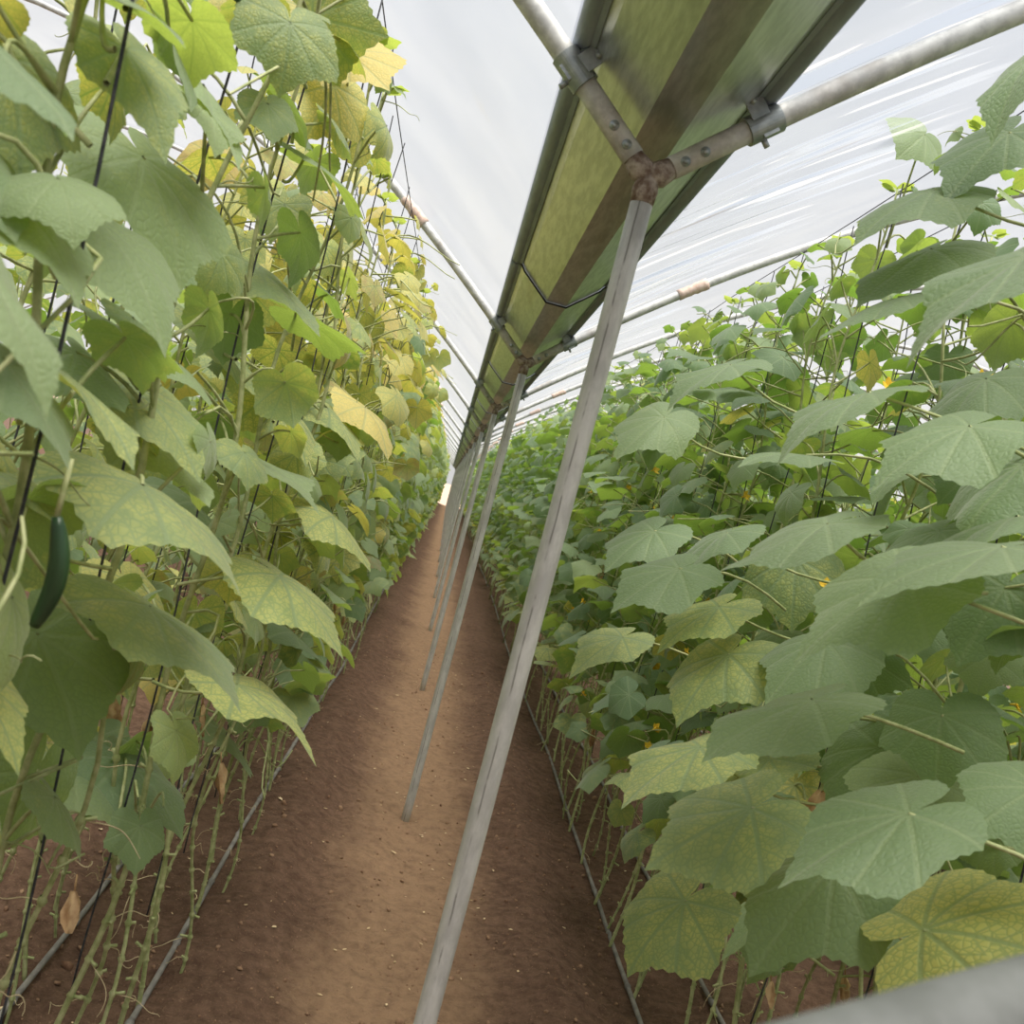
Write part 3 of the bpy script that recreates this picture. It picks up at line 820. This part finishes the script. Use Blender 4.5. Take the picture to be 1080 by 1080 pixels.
for row, rr in ROWS.items():
    side = rr['side']
    for i in range(rr['n']):
        y = rr['y0'] + rr['dy'] * i + rng.uniform(-.06, .06)
        x = rr['x'] + rng.uniform(-.025, .025)
        z0 = float(soil_z(np.array([x]), np.array([y]))[0])
        root = empty('cucumber_plant', (x, y, z0))
        tag(root, plant_label(row, i, y), 'plant', 'cucumber plants in the ' + rr['name'])
        near = (row in ('L1', 'R1') and y < 3.3) or (row in ('L2', 'R2') and y < 2.6)
        if near:
            g = np.random.default_rng(1000 + i * 7 + ord(row[0]) + ord(row[1]) * 3)
            if side < 0:
                fo, st = gen_plant(g, -1, 0, .80, ZT, 21, y_left_near, (.45, 1.0), 0, (20, 75), (.065, .11))
            else:
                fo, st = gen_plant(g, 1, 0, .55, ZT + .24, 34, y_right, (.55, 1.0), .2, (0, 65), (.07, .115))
            meshes = (fo.mesh('foliage', LMATS), st.mesh('stem', SMATS))
            f, s = finish_plant(root, *meshes)
        else:
            key = ('L' if side < 0 else 'R') + ('mid' if y < 9.5 else 'far')
            v = VAR[key][int(rng.integers(len(VAR[key])))]
            f, s = finish_plant(root, *v)
            sy = -1 if rng.random() < .5 else 1
            sc = rng.uniform(.94, 1.03)
            root.scale = (sc, sc * sy, rng.uniform(.965, 1.01))
        PLANTS.setdefault(row, []).append((root, x, y, z0))

def nearest_plant(p, rows):
    best = None
    for rw in rows:
        for root, x, y, z0 in PLANTS[rw][:14]:
            d = abs(y - p[1]) + .7 * abs(x - p[0])
            if best is None or d < best[0]:
                best = (d, root, x, y, z0)
    return best[1:]

def to_local(root, p):
    return (np.asarray(p) - np.array(root.location)) / np.array(root.scale)

def hero_leaves(H, rows, seed):
    g = np.random.default_rng(seed)
    for bx, by, xb, tx, ty, xt, w, yl, br, hint in H:
        B = at_x(bx, by, xb); T = at_y(tx, ty, B[1] * .96)
        size = np.linalg.norm(T - B)
        k = np.clip(size, .125, .20) / size       # a cucumber leaf blade is 12 to 20 cm from stalk to tip
        B = CAM + (B - CAM) * k; T = CAM + (T - CAM) * k
        root, px, py, pz = nearest_plant(B, rows)
        d = T - B; size = np.linalg.norm(d)
        m = MB()
        q = np.array([px, py, np.clip(B[2] - .06, .4, 2.6)])
        if np.linalg.norm(q - B) > .34:
            q = B + _n(q - B) * .34
        L = lambda p: to_local(root, p)
        petiole(m, L(q), L(B), .0032, 7, g.uniform(-.045, .05))
        sg = np.sign(np.array(root.scale))
        ld = d * sg; lh = np.array([hint[0] * 1.3, hint[1] * (.35 if hint[2] > .25 else .8), hint[2]]) * sg
        ky = g.uniform(.25, .6)
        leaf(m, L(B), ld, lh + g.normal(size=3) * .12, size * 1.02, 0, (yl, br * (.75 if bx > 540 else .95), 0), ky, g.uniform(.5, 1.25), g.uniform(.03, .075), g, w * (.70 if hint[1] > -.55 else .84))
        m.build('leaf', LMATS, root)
hero_leaves(H_L, ('L1',), 5)
hero_leaves(H_R, ('R1',), 6)
for H, rows in ((H_DRY_L, ('L1', 'L2')), (H_DRY_R, ('R1', 'R2'))):
    for px, py, xr, sz in H:
        p = at_x(px, py, xr); root = nearest_plant(p, rows)[0]
        o = part('dry_leaf', dry_leaf_mesh(rng, sz), root); o.location = to_local(root, p)
        o.rotation_euler = (rng.uniform(-.2, .2), rng.uniform(-.2, .2), rng.uniform(0, 6)); o['label'] = 'brown shrivelled leaf'
for H, rows in ((H_FLOWER_L, ('L1',)), (H_FLOWER_R, ('R1', 'R2'))):
    for px, py, xr in H:
        p = at_x(px, py, xr); root = nearest_plant(p, rows)[0]
        o = part('flower', FLOWER_ME, root); o.location = to_local(root, p); o['label'] = 'yellow flower'
        o.rotation_euler = (rng.uniform(.5, 1.5), rng.uniform(-.6, .6), rng.uniform(-1, 1)); o.scale = [rng.uniform(.8, 1.2)] * 3
for rw in ('R1', 'R2'):
    for root, x, y, z0 in PLANTS[rw][:16]:
        for _ in range(int(rng.integers(1, 4))):
            o = part('flower', FLOWER_ME, root); o['label'] = 'yellow flower'
            o.location = (rng.uniform(-.16, .05), rng.uniform(-.15, .15), rng.uniform(.5, 2.3))
            o.rotation_euler = (rng.uniform(-1.2, 1.2), rng.uniform(-1.2, 1.2), 0); o.scale = [rng.uniform(.7, 1.1)] * 3
for rw in ('L1', 'L2', 'R1', 'R2'):
    for root, x, y, z0 in PLANTS[rw][2:16]:
        for _ in range(int(rng.integers(0, 3)) if rw[0] == 'L' else int(rng.random() < .35)):
            o = part('dry_leaf', dry_leaf_mesh(rng, rng.uniform(.06, .12)), root); o['label'] = 'brown shrivelled leaf'
            o.location = (rng.uniform(-.05, .05), rng.uniform(-.05, .05), rng.uniform(.5, .95))
            o.rotation_euler = (rng.uniform(-.3, .3), rng.uniform(-.3, .3), rng.uniform(0, 6))
# cucumbers
for a, b, xr, rad in (((60, 545), (36, 660), -.37, .0105), ((246, -4), (268, 22), -.46, .007)):
    A = at_x(a[0], a[1], xr); B = at_x(b[0], b[1], xr)
    root = nearest_plant(A, ('L1',))[0]
    u = np.linspace(0, 1, 14)[:, None]
    P = A * (1 - u) + B * u + np.array([.012, 0, 0]) * np.sin(u * PI)
    P = np.array([to_local(root, p) for p in P])
    rr = rad * np.clip(np.sin(np.linspace(.12, PI - .16, 14)) ** .35, .1, 1)
    m = MB(); tube(m, P, rr, 16); o = m.build('cucumber', FRUIT, root); o['label'] = 'dark green hanging cucumber'
    m = MB(); tube(m, [P[0] + [0, 0, .06], P[0] + [0, 0, .02], P[0]], .003, 6); m.build('stalk', STEM, o)

# ------------------------------------------------------------------ rest of the crop (beyond what is built singly): one mass
mass = MB(); sm = MB()
gm = np.random.default_rng(77)
def mass_row(x, side, y0, y1, yfun, n, lod):
    y = y0
    while y < y1:
        fo, st = gen_plant(gm, side, lod, .42, ZT + .1, n, yfun, (1.1, 1.0), .1, (10, 55), (.10, .155))
        z0 = 0
        off = np.array([x + gm.uniform(-.03, .03), y, z0])
        for v, uvv, t in zip(fo.v, fo.uv, fo.t):
            pass
        V = np.concatenate(fo.v) + off
        T3 = np.concatenate(fo.f[3]) if fo.f[3] else None
        Q4 = np.concatenate(fo.f[4]) if fo.f[4] else None
        mass.add(V, T3, Q4, np.concatenate(fo.uv), np.concatenate(fo.t), 0)
        V = np.concatenate(st.v) + off
        mass.add(V, np.concatenate(st.f[3]) if st.f[3] else None, np.concatenate(st.f[4]) if st.f[4] else None, None, (0, 0, 0), 1)
        y += .445
for row, yf in (('L1', y_left_far), ('L2', y_left_far), ('R1', y_right), ('R2', y_right), ('R3', y_right)):
    rr = ROWS[row]
    mass_row(rr['x'], rr['side'], rr['y0'] + rr['dy'] * rr['n'], YEND - .5, yf, 40, 3)
mass_row(2.50, 1, 1.9, YEND - .5, y_right, 36, 3)
mass_row(3.6, 1, 2.2, 40, y_right, 32, 3)
mass_row(5.0, 1, 2.2, 30, y_right, 32, 3)
mass_row(-2.15, -1, .9, 40, y_left_far, 24, 3)
mass_row(-2.5, -1, .9, 40, y_left_far, 22, 3)
mass_row(-3.7, -1, .9, 25, y_left_far, 26, 3)
tag(mass.build('crop_foliage', LMATS), 'mass of further cucumber plants behind and beyond the nearer rows', 'foliage', None, 'stuff')

# ------------------------------------------------------------------ twines, wires, hoses
WIRE_Z = {'L1': 2.68, 'L2': 2.82, 'R1': 2.80, 'R2': 2.86}
for row in ('L1', 'L2', 'R1', 'R2'):
    nm = ROWS[row]['name']; x = ROWS[row]['x']
    m = MB(); ys = np.arange(-1.1, YEND, .75)
    tube(m, [(x, y, WIRE_Z[row] - .012 * math.sin(((y - 1.836) / 3 % 1) * PI)) for y in ys], .0018, 5)
    tag(m.build('support_wire', TWINE), 'thin overhead wire holding the twine of the ' + nm, 'wire', 'overhead support wires')
    nmax = 14 if row[1] == '1' else 10
    for i, (root, px, py, z0) in enumerate(PLANTS[row][:nmax]):
        z = np.linspace(.42, WIRE_Z[row] - .01, 26)
        ph = rng.random() * 6
        ox = .016 * np.sin(z * 3.1 + ph) + rng.uniform(-.03, .03) * (1 - z / 2.7); oy = .016 * np.cos(z * 3.4 + ph) + rng.uniform(-.06, .06) * z / 2.7
        w = np.interp(z, [.42, .6, 2.5, 2.7], [.25, 1, 1, .0])
        m = MB(); tube(m, np.stack([ox * w, oy * w, z], -1), .0021, 6)
        t = m.build('trellis_twine', TWINE, None, True, (px, py, z0))
        tag(t, 'dark twine climbed by the %s plant of the %s' % ('nearest' if i == 0 else ORD[i + 1] if i + 1 < len(ORD) else 'last', nm), 'twine', 'trellis twines')
HN = {'L1': 'under the left row beside the path', 'L2': 'under the second row left of the path', 'R1': 'under the right row beside the path',
      'R2': 'under the second row right of the path', 'R3': 'under the third row right of the path', 'R4': 'under the fourth row right of the path'}
for row, x in HOSE_X.items():
    ys = np.concatenate([np.arange(.3, 12, .12), np.arange(12, YEND, .8)])
    xs = x + .012 * np.sin(ys * .6 + x * 5) + .003 * np.sin(ys * 2.7 + x)
    zs = np.maximum(soil_z(xs, ys), np.maximum(soil_z(xs + .01, ys), soil_z(xs - .01, ys)))
    zs = np.convolve(np.pad(zs, 4, mode='edge'), np.ones(9) / 9, 'valid') + .011
    m = MB(); tube(m, np.stack([xs, ys, zs], -1), .0085, 10)
    for y in np.arange(.9, 10, .445):
        xx = np.interp(y, ys, xs); zz = np.interp(y, ys, zs)
        tube(m, [(xx, y - .012, zz), (xx, y, zz), (xx, y + .012, zz)], [.010, .0122, .010], 10)
    tag(m.build('drip_hose', HOSE), 'grey drip irrigation hose lying on the soil ' + HN[row], 'hose', 'drip hoses')

# ------------------------------------------------------------------ clods and litter
gl = np.random.default_rng(3)
ico_t = (1 + 5 ** .5) / 2
IV = np.array([[-1, ico_t, 0], [1, ico_t, 0], [-1, -ico_t, 0], [1, -ico_t, 0], [0, -1, ico_t], [0, 1, ico_t], [0, -1, -ico_t], [0, 1, -ico_t],
               [ico_t, 0, -1], [ico_t, 0, 1], [-ico_t, 0, -1], [-ico_t, 0, 1]]) / 1.9
IF = np.array([[0, 11, 5], [0, 5, 1], [0, 1, 7], [0, 7, 10], [0, 10, 11], [1, 5, 9], [5, 11, 4], [11, 10, 2], [10, 7, 6], [7, 1, 8], [3, 9, 4],
               [3, 4, 2], [3, 2, 6], [3, 6, 8], [3, 8, 9], [4, 9, 5], [2, 4, 11], [6, 2, 10], [8, 6, 7], [9, 8, 1]])
m = MB()
for _ in range(6500):
    y = 1.6 + 8 * gl.random() ** 1.7; x = gl.uniform(-1.5, 1.7)
    s = .002 + .007 * gl.random() ** 5
    if gl.random() < .008: s = .014
    v = IV * (1 + .25 * gl.normal(size=(12, 1))) * s * gl.uniform(.7, 1.3, 3)
    m.add(v + [x, y, float(soil_z(x, y)) + s * .35], IF)
tag(m.build('soil_clods', CLOD), 'small brown clods and pebbles scattered over the soil path', 'clods', None, 'stuff')
m = MB()
for _ in range(380):
    y = 1.7 + 8 * gl.random() ** 1.5; x = gl.choice([gl.normal(.08, .18), gl.uniform(-1.4, 1.6)])
    a = gl.random() * 6.28; l = gl.uniform(.003, .009) * (2 if gl.random() < .05 else 1); w = l * gl.uniform(.2, .7)
    d = np.array([math.cos(a), math.sin(a), 0]); s = np.array([-math.sin(a), math.cos(a), 0])
    c = np.array([x, y, float(soil_z(x, y)) + .004])
    P = np.array([[c + d * u * l + s * v * w * (1 - .6 * u * u) + np.array([0, 0, .003 * gl.random() + .002 * v * v]) for v in (-1, 0, 1)] for u in (-1, 0, 1)])
    sheet(m, P)
tag(m.build('leaf_litter', LITTER), 'pale bits of dry leaf and straw littering the soil', 'litter', None, 'stuff')

# ------------------------------------------------------------------ light
w = bpy.data.worlds.new('world'); SC.world = w; w.use_nodes = True
nt = w.node_tree; nt.nodes.clear()
wo = nt.nodes.new('ShaderNodeOutputWorld'); bg = nt.nodes.new('ShaderNodeBackground')
tc = nt.nodes.new('ShaderNodeTexCoord'); sz = nt.nodes.new('ShaderNodeSeparateXYZ')
nt.links.new(tc.outputs['Generated'], sz.inputs[0])
cr = mix_c(nt, maprange(nt, sz.outputs[2], 0, .7), (.96, .95, .93), (.80, .86, .97))
nt.links.new(cr, bg.inputs[0]); bg.inputs[1].default_value = .70
nt.links.new(bg.outputs[0], wo.inputs[0])
sl = bpy.data.lights.new('hazy_sun', 'SUN'); so = bpy.data.objects.new('hazy_sun', sl); COL.objects.link(so)
sl.energy = 9.0; sl.angle = math.radians(50); sl.color = (1, .95, .86)
sd = Vector((.10, -.22, 1.0)).normalized()      # towards the sun
so.rotation_euler = sd.to_track_quat('Z', 'Y').to_euler()
so.location = (0, 10, 12)

cy = SC.cycles
cy.max_bounces = 10; cy.diffuse_bounces = 5; cy.glossy_bounces = 3; cy.transmission_bounces = 6; cy.transparent_max_bounces = 12
cy.use_denoising = True
cy.sample_clamp_indirect = 6
vs = SC.view_settings
vs.view_transform = 'Standard'; vs.look = 'None'; vs.gamma = 1.0; vs.use_curve_mapping = False
vs.exposure = 0.0
